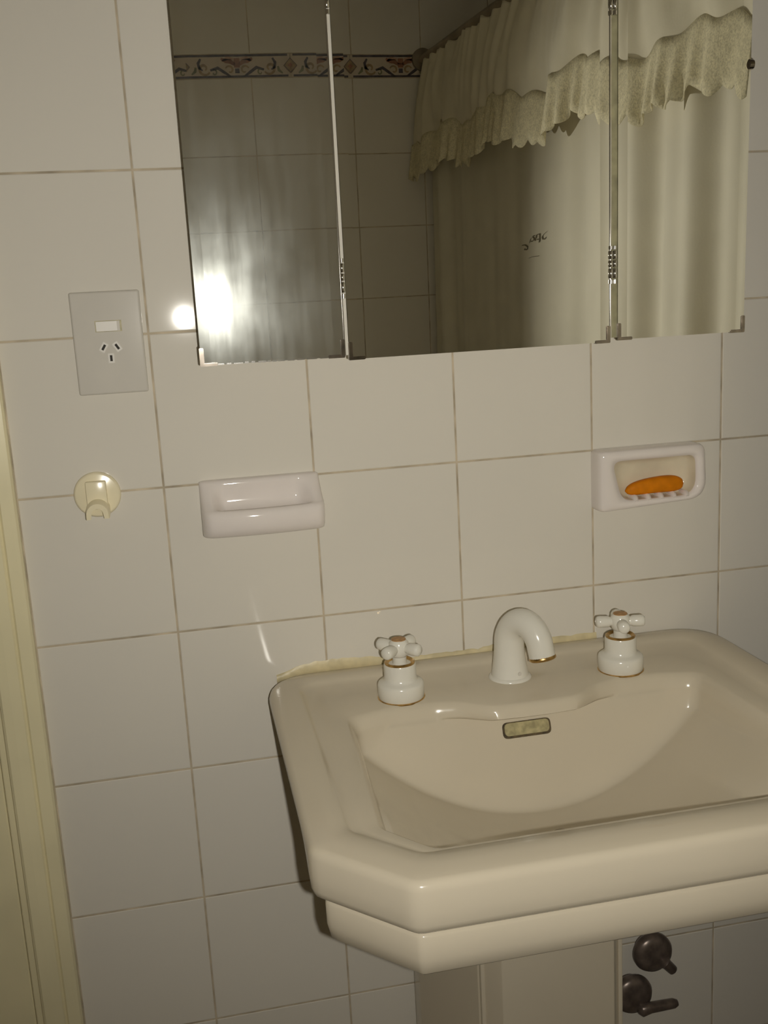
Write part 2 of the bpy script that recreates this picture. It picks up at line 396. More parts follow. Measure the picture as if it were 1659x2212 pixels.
jl = box('trim_5', DX0 - 0.030, DX0 + 0.012, 0.0, 0.11, 0, DZ, M_PAINT, bev=0.002); tag(jl, 'cream painted door jamb on the far side', 'door trim', kind='structure')
jt = box('trim_6', DX0, DX1, 0.0, 0.11, DZ - 0.012, DZ + 0.06, M_PAINT, bev=0.002); tag(jt, 'cream painted head jamb above the door', 'door trim', kind='structure')
door = box('door_1', DX0 + 0.0125, DX1 - 0.0145, 0.012, 0.05, 0.004, DZ - 0.014, M_PAINT, bev=0.003)
tag(door, 'cream painted panel door at the left of the tiles', 'door', kind='structure')
for (a, b, c, d) in ((-0.93, -0.70, 0.2, 0.9), (-0.57, -0.34, 0.2, 0.9), (-0.93, -0.70, 1.05, 1.9), (-0.57, -0.34, 1.05, 1.9)):
    box('panel', a, b, 0.006, 0.0125, c, d, M_PAINT, door, bev=0.004)
lathe('door_knob', [(0.024, 0.0), (0.024, 0.004), (0.009, 0.006), (0.009, 0.025), (0.02, 0.032), (0.026, 0.044), (0.02, 0.056), (0.0, 0.06)], M_BRASS, door, (-0.97, 0.0121, 1.0), '-y', 24)

# ------------------------------------------------------------------ wash basin
ZT = wz(-3.39)
BX = 0.443
def mirx(pts): return pts + [(2 * BX - x, y) for x, y in reversed(pts)]
outer = round_poly(mirx([(0.3, -0.0005), (0.110, -0.0005), (0.110, -0.473), (0.194, -0.5615)]), [0.0, 0.075, 0.02, 0.022] + [0.022, 0.02, 0.075, 0.0])
C0 = Vector((BX, -0.30))
NA = 320
angs = [2 * math.pi * k / NA for k in range(NA)]
def ring(poly): return [ray_hit(poly, C0, a) for a in angs]
O = ring(outer)
def inset(poly_pts, rads, d):
    return ring(round_poly(poly_pts, rads))
def shrink(r, d):
    """move every ring point inwards along the ring normal"""
    out = []; n = len(r)
    for i in range(n):
        t = (r[(i + 1) % n] - r[i - 1]).normalized(); nn = Vector((-t.y, t.x))
        if nn.dot(C0 - r[i]) < 0: nn = -nn
        out.append(r[i] + nn * d)
    return out
step_o = ring(round_poly(mirx([(0.3, -0.033), (0.150, -0.033), (0.150, -0.445), (0.214, -0.511)]), [0, 0.03, 0.02, 0.02, 0.02, 0.02, 0.03, 0]))
step_i = ring(round_poly(mirx([(0.3, -0.043), (0.160, -0.043), (0.160, -0.441), (0.218, -0.502)]), [0, 0.03, 0.02, 0.02, 0.02, 0.02, 0.03, 0]))
def bowl_poly(bulge, d=0.0):
    left = [(0.34, -0.143 - d), (0.255, -0.143 - d), (0.203 + d, -0.158 - d), (0.189 + d, -0.435 + d * 0.5), (0.232 + d * 0.5, -0.488 + d)]
    if bulge:
        left = [(0.425, -0.143 - d - 0.040 * bulge), (0.385, -0.143 - d - 0.037 * bulge), (0.350, -0.143 - d - 0.010 * bulge), (0.318, -0.143 - d)] + left[1:]
        rr = [0.03, 0.04, 0.04, 0.04, 0.02, 0.02, 0.02, 0.02]
    else: rr = [0, 0.02, 0.02, 0.02, 0.02]
    return round_poly(mirx(left), rr + rr[::-1])
B0 = ring(bowl_poly(1.0, -0.004)); B1 = ring(bowl_poly(1.0, 0.003)); B2 = ring(bowl_poly(0.98, 0.007)); B3 = ring(bowl_poly(0.0, 0.009))
DSH = 0.009
def smin(a, b, k):
    hh = max(k - abs(a - b), 0) / k; return min(a, b) - hh * hh * k / 4
DR = Vector((BX, -0.285))
def smax(a, b, k): return -smin(-a, -b, k)
def depth(p, t):
    dx = abs(p.x - BX) / 0.262; dy = max(0.0, -0.215 - p.y) / 0.290
    rho = (dx ** 2.3 + dy ** 2.3) ** (1 / 2.3)
    e = smax(0.024 + 0.128 * (1 - rho ** 2.1), 0.026 + min(0.20 * (1 - t), 0.05), 0.03)
    b = 0.024 + max(0.0, (-0.150 - p.y)) * 2.9
    return max(smin(e, b, 0.034), 0.022)
def tuck(r, f):
    out = []
    for v in r:
        side = min(1, max(0, (abs(v.x - BX) - 0.25) / 0.08)); k = min(1, max(0, (v.y + 0.475) / 0.22))
        out.append(Vector((v.x - math.copysign(0.055 * f * side * k, v.x - BX), v.y)))
    return out
rings = []
def add(r, z): rings.append([(v.x, v.y, z) for v in r])
# underside and lower fascia
und = [C0 + (v - C0) * 0.34 for v in O]
add(und, ZT - 0.16)
add([C0 + (v - C0) * 0.62 for v in O], ZT - 0.14)
add(tuck(shrink(O, 0.030), 1), ZT - 0.108); add(tuck(shrink(O, 0.021), 1), ZT - 0.1055); add(tuck(shrink(O, 0.016), 1), ZT - 0.101)
add(tuck(shrink(O, 0.0125), 0.95), ZT - 0.085); add(tuck(shrink(O, 0.0125), 0.85), ZT - 0.0630); add(tuck(shrink(O, 0.0140), 0.83), ZT - 0.0605); add(tuck(shrink(O, 0.0185), 0.82), ZT - 0.0575)
add(tuck(shrink(O, 0.0090), 0.75), ZT - 0.0550); add(tuck(shrink(O, 0.003), 0.6), ZT - 0.050); add(tuck(shrink(O, 0.0006), 0.4), ZT - 0.043)
add(tuck(O, 0.18), ZT - 0.030); add(shrink(O, 0.0006), ZT - 0.010); add(shrink(O, 0.0022), ZT - 0.0045); add(shrink(O, 0.0050), ZT - 0.0015); add(shrink(O, 0.0085), ZT)
# rim, step, shelf
add([a.lerp(b, 0.5) for a, b in zip(shrink(O, 0.0085), step_o)], ZT + 0.0003)
add(step_o, ZT - 0.0005); add([a.lerp(b, 0.5) for a, b in zip(step_o, step_i)], ZT - 0.0045); add(step_i, ZT - 0.0085)
add([a.lerp(b, 0.4) for a, b in zip(step_i, B0)], ZT - DSH); add(B0, ZT - DSH - 0.0006)
add([a.lerp(b, 0.5) for a, b in zip(B0, B1)], ZT - DSH - 0.0028); add(B1, ZT - DSH - 0.0075); add(B2, ZT - 0.026); add(ring(bowl_poly(0.75, 0.0078)), ZT - 0.0305)
NI = 64
for k in range(0, NI + 1):
    t = 1 - k / NI; t = 0.07 + 0.93 * t
    row = []
    for v in B3:
        p = DR + (v - DR) * t
        d_ = depth(p, t)
        if k == 0: d_ = max(d_, 0.0312)
        row.append((p.x, p.y, ZT - d_))
    rings.append(row)
vs, fs = loft(rings)
basin = empty('wash_basin', (BX, -0.28, ZT)); tag(basin, 'large ivory washbasin with chamfered front corners and stepped rim', 'basin')
local(pyd('basin_body', vs, fs, M_CER, basin, True, 75))
# overflow slot in the back of the bowl
oy = -0.150 - (0.053 - 0.024) / 2.9
nrm = Vector((0, -2.9, 1.0)).normalized(); upv = Vector((0, 1.0, 2.9)).normalized()
def slot(name, w_, h_, r_, off, thick, m, cx=BX - 0.006, cd=0.055):
    base = Vector((cx, -0.150 - (cd - 0.024) / 2.9, ZT - cd))
    pl = round_poly([(-w_ / 2, -h_ / 2), (w_ / 2, -h_ / 2), (w_ / 2, h_ / 2), (-w_ / 2, h_ / 2)], r_, 5)
    r1 = [base + Vector((1, 0, 0)) * p.x + upv * p.y + nrm * off for p in pl]
    r2 = [v + nrm * thick for v in r1]
    a, b = loft([r1, r2]); return local(pyd(name, a, b, m, basin))
slot('overflow_rim', 0.066, 0.021, 0.007, -0.004, 0.0052, M_GRIME)
slot('overflow_slot', 0.061, 0.0165, 0.006, -0.003, 0.0052, M_DRAIN, cd=0.054)
local(lathe('drain_ring', [(0.0, -0.003), (0.016, -0.002), (0.019, 0.001), (0.027, 0.0022), (0.029, 0.0), (0.029, -0.004)], M_CHROMED, basin, (BX, -0.285, ZT - 0.1512), 'z', 32))
# yellowed sealant smear along the wall joint
pts = []
n = 60
rnd = random.Random(3)
sv, sf = [], []
for k in range(n + 1):
    f = k / n; x = 0.128 + f * 0.475
    hgt = 0.002 + 0.014 * max(0, math.sin(min(1, f / 0.33) * math.pi)) ** 0.4 * (1 if f < 0.33 else 0) + rnd.uniform(0, 0.0035) + (0.004 if 0.62 < f < 0.72 or f > 0.83 else 0)
    hgt *= 0.75 * min(1, f / 0.08); zb_ = ZT - 0.012
    sv += [(x, 0.0, zb_), (x, -0.0030, zb_), (x, -0.0012, ZT + hgt * 0.75), (x, 0.0, ZT + hgt)]
for k in range(n):
    a = 4 * k
    for i in range(3): sf.append((a + i, a + i + 1, a + 5 + i, a + 4 + i))
local(pyd('sealant_bead', sv, sf, M_SEAL, basin, True))

# pedestal
ped = empty('basin_pedestal', (BX, -0.14, 0)); tag(ped, 'ivory ceramic pedestal standing under the washbasin', 'pedestal')
def ped_ring(s, z, d=0.0):
    pl = round_poly(mirx([(0.32, -0.012), (0.298 - d, -0.012), (0.298 - d, -0.055), (0.3425 - d, -0.215 - d), (0.3505 - d, -0.222 - d), (0.3665 - d, -0.247 - d)]), [0, 0.004, 0.004, 0.003, 0.003, 0.004, 0.004, 0.003, 0.003, 0.004, 0.004, 0], 3)
    return [(BX + (p.x - BX) * s, -0.012 + (p.y + 0.012) * s, z) for p in pl]
rg = [ped_ring(1.12, 0.0), ped_ring(1.12, 0.05), ped_ring(1.05, 0.065), ped_ring(1.0, 0.085), ped_ring(1.0, 0.30), ped_ring(1.0, ZT - 0.1605)]
vs, fs = loft(rg); local(pyd('column', vs, fs, M_CER, ped, True, 18))
for s in (-1, 1):
    local(bm_obj('flute', box_bm(BX + s * 0.0955 - 0.003, BX + s * 0.0955 + 0.003, -0.2240, -0.2130, 0.09, ZT - 0.161, 0.0015), M_CER, ped))

# ------------------------------------------------------------------ taps and spout
ZD = ZT - DSH - 0.001
def tap(loc, rot, label):
    r = empty('basin_tap', (loc[0], loc[1], ZD)); tag(r, label, 'tap', 'pair of cross handle taps on the basin')
    L = (0, 0, 0)
    lathe('tap_body', [(0.029, 0.0005), (0.0305, 0.002), (0.0308, 0.0175), (0.0302, 0.0205), (0.0282, 0.0225), (0.0240, 0.0240), (0.0220, 0.0262), (0.0213, 0.0300), (0.0212, 0.046), (0.0205, 0.0475), (0.0, 0.0475)], M_TAP, r, L)
    lathe('grime_ring', [(0.030, -0.001), (0.0316, -0.0005), (0.0316, 0.0008), (0.030, 0.0014)], M_BRASS, r, L)
    lathe('brass_collar', [(0.0198, 0.047), (0.0203, 0.049), (0.0185, 0.0505), (0.0165, 0.0495), (0.0140, 0.0470), (0.0, 0.0470)], M_BRASS, r, L)
    lathe('spindle', [(0.0095, 0.046), (0.0090, 0.062), (0.0, 0.062)], M_TAP, r, L)
    hd = lathe('handle', [(0.0085, 0.0560), (0.0120, 0.0600), (0.0132, 0.0680), (0.0128, 0.0755), (0.0100, 0.0795), (0.0, 0.0795)], M_TAP, r, L)
    for k in range(4):
        a = rot + k * math.pi / 2; dx, dy = math.cos(a), math.sin(a)
        tube('handle_arm', [(dx * s, dy * s, 0.0690) for s in (0.009, 0.014, 0.0165, 0.027, 0.0305, 0.0325, 0.0335)], [0.0062, 0.0062, 0.0078, 0.0082, 0.0078, 0.0058, 0.001], M_TAP, hd, 18)
    lathe('handle_button', [(0.0098, 0.0790), (0.0094, 0.0806), (0.0, 0.0812)], M_COPPER, hd, L)
    return r
tap((0.282, -0.110), math.radians(45), 'white cross-handle basin tap with its four arms set diagonally to the wall')
tap((0.591, -0.112), math.radians(-14), 'white cross-handle basin tap with arms nearly square to the wall, below the soap')
sp = empty('basin_spout', (0.439, -0.090, ZD)); tag(sp, 'white enamelled curved spout between the two taps', 'spout')
path = []; rad = []
dirv = Vector((0.48, -0.88, 0)).normalized()
for k in range(5):
    z = -0.001 + k * 0.0112; path.append(Vector((0, 0, z))); rad.append([0.0270, 0.0245, 0.0228, 0.0215, 0.0205][k])
RB = 0.0285
for k in range(1, 19):
    a = math.pi * k / 18 * 0.93
    path.append(Vector((0, 0, 0.048)) + dirv * (RB - RB * math.cos(a)) + Vector((0, 0, 1.25 * RB * math.sin(a)))); rad.append(0.0205 - 0.0030 * k / 18)
e = path[-1]; d = (path[-1] - path[-2]).normalized()
path.append(e + d * 0.013); rad.append(0.0174)
tube('spout_body', path, rad, M_TAP, sp, 32)
lathe('base_flange', [(0.0268, -0.001), (0.0292, 0.0), (0.0292, 0.002), (0.0270, 0.0042), (0.0240, 0.006)], M_TAP, sp, (0, 0, 0))
tip = path[-1]
tube('outlet_ring', [tip - d * 0.002, tip + d * 0.0005, tip + d * 0.0025, tip + d * 0.004], [0.0170, 0.0182, 0.0180, 0.0160], M_BRASS, sp, 32)
tube('fixing_screw', [Vector((0.006, -0.0232, 0.012)), Vector((0.0063, -0.0247, 0.0122))], [0.0028, 0.0026], M_PLAST, sp, 12)

# ------------------------------------------------------------------ mirror cabinet
cab = empty('mirror_cabinet', (2.1 * T, -0.04, wz(-1.2))); tag(cab, 'three-door mirror cabinet on the tiled wall above the basin', 'cabinet')
ZBOT, ZTOP = wz(-1.2), wz(1.32)
local(box('cabinet_body', 0.315 * T, 3.885 * T, -0.0855, 0.0, wz(-1.17), wz(1.30), M_CAB, cab, bev=0.002))
def door_plane(yaw, pit, px):
    n_ = Vector((math.sin(yaw), -math.cos(yaw), pit)).normalized(); P0 = Vector((px * T, -0.5 * T, wz(-0.5)))
    def f(x, z, off=0.0):
        y = P0.y - (n_.x * (x - P0.x) + n_.z * (z - P0.z)) / n_.y
        return Vector((x, y, z)) + n_ * off
    return f, n_
def mirror_door(x0, x1, zb_, yaw, pit, px, m, nm, lab):
    f, n_ = door_plane(yaw, pit, px)
    bw = 0.0125; bd = 0.00030
    xsq = [x0, x0 + bw, x1 - bw, x1]; vs, fs = [], []
    for z in (zb_, ZTOP):
        for i, x in enumerate(xsq): vs.append(f(x, z, -bd if i in (0, 3) else 0.0))
    for z in (zb_, ZTOP):
        vs.append(f(x0, z, -0.0055)); vs.append(f(x1, z, -0.0055))
    fs = [(0, 1, 5, 4), (1, 2, 6, 5), (2, 3, 7, 6), (8, 9, 11, 10), (0, 4, 10, 8), (3, 9, 11, 7), (0, 8, 9, 3, 2, 1), (4, 5, 6, 7, 11, 10)]
    o = local(pyd('mirror_door', vs, fs, [m, M_OLIVE], cab, fm=[0, 0, 0, 1, 1, 1, 1, 1])); o['label'] = lab
    bk = []
    for z in (zb_ + 0.004, ZTOP - 0.004):
        for x, off in ((x0 + 0.004, -0.0054), (x1 - 0.004, -0.0054), (x1 - 0.004, -0.011), (x0 + 0.004, -0.011)): bk.append(f(x, z, off))
    pyd('backing_board', bk, [(0, 1, 2, 3), (4, 5, 6, 7), (0, 1, 5, 4), (1, 2, 6, 5), (2, 3, 7, 6), (3, 0, 4, 7)], M_CAB, o)
    return o, f
def bar(f, x0, x1, z0, z1, o0, o1, name, m, parent, bev=0.0007):
    vs = []
    for z in (z0, z1):
        for x, off in ((x0, o0), (x1, o0), (x1, o1), (x0, o1)): vs.append(f(x, z, off))
    o = pyd(name, vs, [(0, 1, 2, 3), (4, 5, 6, 7), (0, 1, 5, 4), (1, 2, 6, 5), (2, 3, 7, 6), (3, 0, 4, 7)], m, parent)
    bm = bmesh.new(); bm.from_mesh(o.data); bmesh.ops.bevel(bm, geom=list(bm.edges), offset=bev, segments=2, affect='EDGES'); bm.to_mesh(o.data); bm.free()
    return o
def clip(f, x, s, z, parent, wide=0.020, tall=0.021):
    """L shaped metal corner protector: foot along the bottom edge and upright along the side"""
    a = bar(f, min(x - s * 0.0008, x + s * wide), max(x - s * 0.0008, x + s * wide), z - 0.0012, z + 0.0030, -0.0062, 0.0012, 'corner_clip', M_CHROMED, parent)
    b = bar(f, min(x - s * 0.0012, x + s * 0.0042), max(x - s * 0.0012, x + s * 0.0042), z - 0.0012, z + tall, -0.0062, 0.0014, 'corner_clip', M_CHROMED, parent)
YL, PL, YM, PM = -0.0166, -0.0175, 0.0182, -0.0173
dL, fL = mirror_door(0.302 * T, 1.174 * T, wz(-1.197), YL, PL, 0.4, M_MIR_S, 'l', 'smudged narrow mirror door beside the socket')
dM, fM = mirror_door(1.208 * T, 2.934 * T, wz(-1.216), YM, PM, 1.5, M_MIR, 'm', 'wide middle mirror door')
dR, fR = mirror_door(2.995 * T, 3.903 * T, wz(-1.204), YM, PM, 1.5, M_MIR, 'r', 'clean narrow mirror door above the soap')
for (o, f, x0, x1, zb_) in ((dL, fL, 0.302 * T, 1.174 * T, wz(-1.197)), (dM, fM, 1.208 * T, 2.934 * T, wz(-1.216)), (dR, fR, 2.995 * T, 3.903 * T, wz(-1.204))):
    clip(f, x0, 1, zb_, o); clip(f, x1, -1, zb_, o)
# edge strips and hinges at the two joints
bar(fL, 1.1745 * T, 1.1845 * T, wz(-1.19), ZTOP, -0.006, 0.0004, 'edge_strip', M_CHROME, dL, 0.0004)
bar(fL, 1.1850 * T, 1.2050 * T, wz(-1.19), ZTOP, -0.006, -0.0022, 'edge_strip', M_CAB, dL, 0.0004)
bar(fM, 2.9375 * T, 2.9500 * T, wz(-1.19), ZTOP, -0.006, 0.0006, 'edge_strip', M_CHROME, dM, 0.0004)
bar(fM, 2.9510 * T, 2.9930 * T, wz(-1.19), ZTOP, -0.007, -0.0022, 'edge_strip', M_OLIVE, dM, 0.0004)
def hinge(f, x, zc, parent, two):
    zz = zc - 0.026
    for k, L in enumerate((0.007, 0.014, 0.010, 0.012, 0.006)):
        for dx in ((-0.0028, 0.0028) if two else (0.0,)):
            a = f(x + dx, zz + 0.0006, 0.0004); b = f(x + dx, zz + L - 0.0006, 0.0004)
            tube('hinge_knuckle', [a, a + (b - a) * 0.08, a + (b - a) * 0.92, b], [0.0018, 0.0027, 0.0027, 0.0018], M_CHROME, parent, 14)
        zz += L
for zc in (wz(-0.72), wz(0.88)):
    hinge(fM, 1.190 * T, zc, dM, False); hinge(fM, 2.958 * T, zc, dM, True)
xe = 0.34 * T; rc = random.Random(11)
while xe < 1.10 * T:      # chipped silver glinting along the lower edge
    we = rc.uniform(0.004, 0.013)
    bar(fL, xe, min(xe + we, 1.12 * T), wz(-1.197) - 0.0006, wz(-1.197) + rc.uniform(0.0008, 0.0018), -0.004, 0.0005, 'edge_chip', M_CHROME, dL, 0.0003)
    xe += we + rc.uniform(0.0012, 0.004)
a = fR(3.903 * T, wz(0.47), -0.002)
tube('edge_catch', [a + Vector((-0.003, 0, 0)), a + Vector((0.0035, 0, 0))], [0.0065, 0.0058], M_CHROMED, dR, 18)

# ------------------------------------------------------------------ power point
pw = empty('power_outlet', (-0.049, 0.0, Z0 - 0.209)); tag(pw, 'white rectangular power outlet plate with rocker switch and three slots', 'socket')
cx, cz = -0.0488, Z0 - 0.2085
local(box('cover_plate', cx - 0.0435, cx + 0.0425, -0.0085, 0.0, cz - 0.0640, cz + 0.0640, M_PLAST, pw, bev=0.0028, seg=4))
local(box('switch_recess', -0.0642, -0.0316, -0.0090, -0.006, Z0 - 0.1945, Z0 - 0.1805, M_DRAIN, pw))
rk = bmesh.new()
rv = [(-0.0634, -0.0086, -0.1940), (-0.0324, -0.0086, -0.1940), (-0.0324, -0.0086, -0.1812), (-0.0634, -0.0086, -0.1812),
      (-0.0630, -0.0104, -0.1936), (-0.0374, -0.0098, -0.1936), (-0.0374, -0.0098, -0.1816), (-0.0630, -0.0104, -0.1816)]
pyo = pyd('rocker_switch', [(a, b, Z0 + c) for a, b, c in rv], [(4, 5, 6, 7), (0, 1, 5, 4), (1, 2, 6, 5), (2, 3, 7, 6), (3, 0, 4, 7)], M_PLASTS, pw); local(pyo)
for (px, pz, an, ln) in ((-0.0563, -0.2136, 32, 0.0085), (-0.0397, -0.2135, -32, 0.0085), (-0.0484, -0.2275, 0, 0.0085)):
    for nm, ww, ll, off, m in (('slot_surround', 0.0074, ln + 0.0035, 0.0007, M_PLASTS), ('pin_slot', 0.0030, ln - 0.001, 0.0010, M_BLACK)):
        bmx = box_bm(-ww / 2, ww / 2, -0.0085 - off, -0.007, -ll / 2, ll / 2)
        rot = Matrix.Rotation(math.radians(an), 4, 'Y'); bmesh.ops.transform(bmx, matrix=Matrix.Translation((px, 0, Z0 + pz)) @ rot, verts=bmx.verts)
        local(bm_obj(nm, bmx, m, pw))

# ------------------------------------------------------------------ wall hook
hk = empty('wall_hook', (-0.0845, 0.0, wz(-2.01))); tag(hk, 'round cream plastic wall hook with a forked holder', 'hook')
hx, hz = -0.0845, wz(-2.005)
local(lathe('disc_plate', [(0.0295, 0.0), (0.0298, 0.003), (0.0282, 0.0052), (0.0265, 0.0058), (0.0, 0.0066)], M_CREAM, hk, (hx, 0.0, hz), '-y', 48))
local(box('bracket', hx - 0.0135, hx + 0.0125, -0.0135, -0.005, hz - 0.018, hz + 0.0185, M_CREAM, hk, bev=0.0018, seg=2, smooth=True))
arc = []
ro, ri = 0.0150, 0.0082
pl = [(math.cos(a) * ro, math.sin(a) * ro) for a in [math.pi * k / 14 for k in range(15)]] + [(-ro, -0.0062), (-ri - 0.001, -0.0062)] + [(math.cos(a) * ri, math.sin(a) * ri) for a in [math.pi - math.pi * k / 14 for k in range(15)]] + [(ri + 0.001, -0.0062), (ro, -0.0062)]
r1 = [(hx - 0.0005 + x, -0.006, hz - 0.0180 + z) for x, z in pl]; r2 = [(hx - 0.0005 + x * 0.97, -0.030, hz - 0.0215 + z * 0.97) for x, z in pl]; r3 = [(hx - 0.0005 + x * 0.9, -0.0315, hz - 0.0216 + z * 0.93) for x, z in pl]
vs, fs = loft([r1, r2, r3]); local(pyd('fork', vs, fs, M_CREAM, hk, True, 40))

# ------------------------------------------------------------------ soap dishes
def dish_left():
    x0, x1 = 0.228 * T, 1.018 * T; zt_ = wz(-1.975)
    cav = [(0, 0), (9, -0.5), (13, -3), (12.5, -8), (11, -18), (11, -29), (14, -37), (22, -41), (32, -41.5), (39, -39), (42.5, -36.5), (45.5, -35.5), (49, -37), (51.5, -42), (52, -50), (50, -60), (45, -68.5), (40, -72), (34, -73.5), (15, -75), (0, -75.5)]
    sol = [(0, 0), (9, -0.5), (13, -3), (16, -8), (22, -15), (28, -21), (33, -26), (36.5, -29), (39.5, -31.5), (42, -33.5), (43.5, -34.5), (45.5, -35.5), (49, -37), (51.5, -42), (52, -50), (50, -60), (45, -68.5), (40, -72), (34, -73.5), (15, -75), (0, -75.5)]
    rings = []; N = 46; L = x1 - x0
    for k in range(N + 1):
        f = k / N; u = -1 + 2 * f; u = math.copysign(abs(u) ** 0.8, u)   # denser near the ends
        d = (1 - abs(u)) * L / 2
        c = max(0, min(1, (d - 0.012) / 0.020)); c = c * c * (3 - 2 * c)
        e = min(1, d / 0.013); e = math.sqrt(max(0, 1 - (1 - e) ** 2)) * 0.34 + 0.66
        bow = 0.80 + 0.20 * (1 - u * u)
        row = []
        for (a, b), (p, q_) in zip(cav, sol):
            hh = (p + (a - p) * c) * bow * e; zz = q_ + (b - q_) * c
            zz = -37.5 + (zz + 37.5) * (0.86 + 0.14 * e)
            row.append((x0 + (u + 1) / 2 * L * (1 + 0.05 * hh / 52), -hh / 1000, zt_ + zz / 1000))
        rings.append(row)
    vs, fs = loft(rings)
    return pyd('soap_dish', vs, fs, M_DISH, None, True, 70)
o = dish_left(); tag(o, 'empty white ceramic soap dish with raised front lip', 'soap dish')
def dish_right():
    X0, X1 = 2.990 * T, 3.805 * T; ZA, ZB = wz(-1.992), wz(-2.432); H = 0.030
    base = round_poly([(X0, ZB), (X1 + 0.004, ZB + 0.008), (X1, ZA), (X0, ZA)], [0.008, 0.030, 0.012, 0.008], 7)
    cav = round_poly([(X0 + 0.034, ZB + 0.014), (X1 - 0.012, ZB + 0.014), (X1 - 0.014, ZA - 0.015), (X0 + 0.019, ZA - 0.015)], [0.022, 0.026, 0.012, 0.012], 7)
    c = Vector(((X0 + X1) / 2 + 0.004, (ZA + ZB) / 2)); A = [2 * math.pi * k / 200 for k in range(200)]
    ob = [ray_hit(base, c, a) for a in A]; oc = [ray_hit(cav, c, a) for a in A]
    def sh(r, s): return [c + (v - c) * s for v in r]
    rg = []
    def ad(r, y): rg.append([(v.x, y, v.y) for v in r])
    ad(ob, 0.0); ad(ob, -0.010); ad(sh(ob, 0.995), -H + 0.009); ad(sh(ob, 0.978), -H + 0.0028); ad(sh(ob, 0.95), -H)
    ad([a.lerp(b, 0.6) for a, b in zip(ob, oc)], -H - 0.0012)
    ad(oc, -H + 0.0004); ad(sh(oc, 0.975), -H + 0.004); 
    rg2 = []
    for s, y in ((0.955, -H + 0.010), (0.93, -0.013), (0.86, -0.0075), (0.6, -0.0055), (0.0, -0.005)):
        rg2.append([(v.x, y, v.y) for v in sh(oc, max(s, 0.02))])
    vs, fs = loft(rg, close_last=False)
    root = empty('soap_dish', ((X0 + X1) / 2, 0, (ZA + ZB) / 2))
    local(pyd('rim', vs, fs, M_DISH, root, True, 70))
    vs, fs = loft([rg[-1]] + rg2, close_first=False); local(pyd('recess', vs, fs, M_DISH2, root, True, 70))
    # ribs on the lower lip that carry the soap
    zl = ZB + 0.0145
    for k in range(5):
        x = X0 + 0.056 + k * 0.0195
        local(tube('rib', [(x, -0.006, zl + 0.0022), (x, -0.012, zl + 0.0026), (x, -H + 0.004, zl + 0.0024), (x, -H - 0.0006, zl - 0.0010)], [0.0036, 0.0045, 0.0045, 0.0025], M_DISH, root, 12))
    return root, zl
o, zl = dish_right(); tag(o, 'white ceramic recessed soap dish holding orange soap', 'soap dish')
def soap():
    cx_, cz_ = 3.435 * T, zl + 0.0178; rings = []
    N = 26
    for i in range(N + 1):
        u = -1 + 2 * i / N; s = max(0.0, 1 - abs(u) ** 4.2) ** 0.5 * (0.86 + 0.14 * u if u < 0 else 0.86 + 0.12 * u); row = []
        s = max(s, 0.06)
        for k in range(28):
            a = 2 * math.pi * k / 28
            cy = math.copysign(abs(math.cos(a)) ** 0.75, math.cos(a)); sz = math.copysign(abs(math.sin(a)) ** 0.75, math.sin(a))
            up_ = 0.0030 * (1 - u * u) + 0.0020 * u
            row.append((cx_ + u * 0.0450, -0.0175 + cy * 0.0105 * s, cz_ - 0.0035 + up_ + sz * 0.0132 * s))
        rings.append(row)
    vs, fs = loft(rings); return pyd('soap_bar', vs, fs, M_SOAP, None, True)
o = soap(); tag(o, 'worn orange bar of soap lying in the recessed dish', 'soap')

# ------------------------------------------------------------------ stop valves on the wall under the basin
def valve(x, z, lever, label):
    r = empty('stop_valve', (x, 0, z)); tag(r, label, 'valve', 'stop valves under the basin')
    lathe('flange', [(0.022, 0.0), (0.022, 0.004), (0.014, 0.006), (0.013, 0.012), (0.0, 0.012)], M_DARKM, r, (0, 0, 0), '-y', 28)
    lathe('knob', [(0.012, 0.008), (0.029, 0.011), (0.0325, 0.016), (0.0325, 0.022), (0.029, 0.028), (0.018, 0.032), (0.0, 0.033)], M_DARKM, r, (0, 0, 0), '-y', 32)
    (ax, az, bx, bz) = lever
    A, B = Vector((ax, -0.031, az)), Vector((bx, -0.034, bz))
    tube('lever', [A + (A - B).normalized() * 0.006, A, A.lerp(B, 0.25), A.lerp(B, 0.9), B], [0.006, 0.0115, 0.0085, 0.0078, 0.005], M_DARKM, r, 16)
    return r
valve(0.684, Z0 - 1.208, (0.014, -0.012, 0.030, -0.030), 'dark metal stop valve on the wall, tucked close under the basin')
valve(0.650, Z0 - 1.276, (0.010, -0.022, 0.070, -0.020), 'dark metal stop valve with a long lever beside the pedestal')

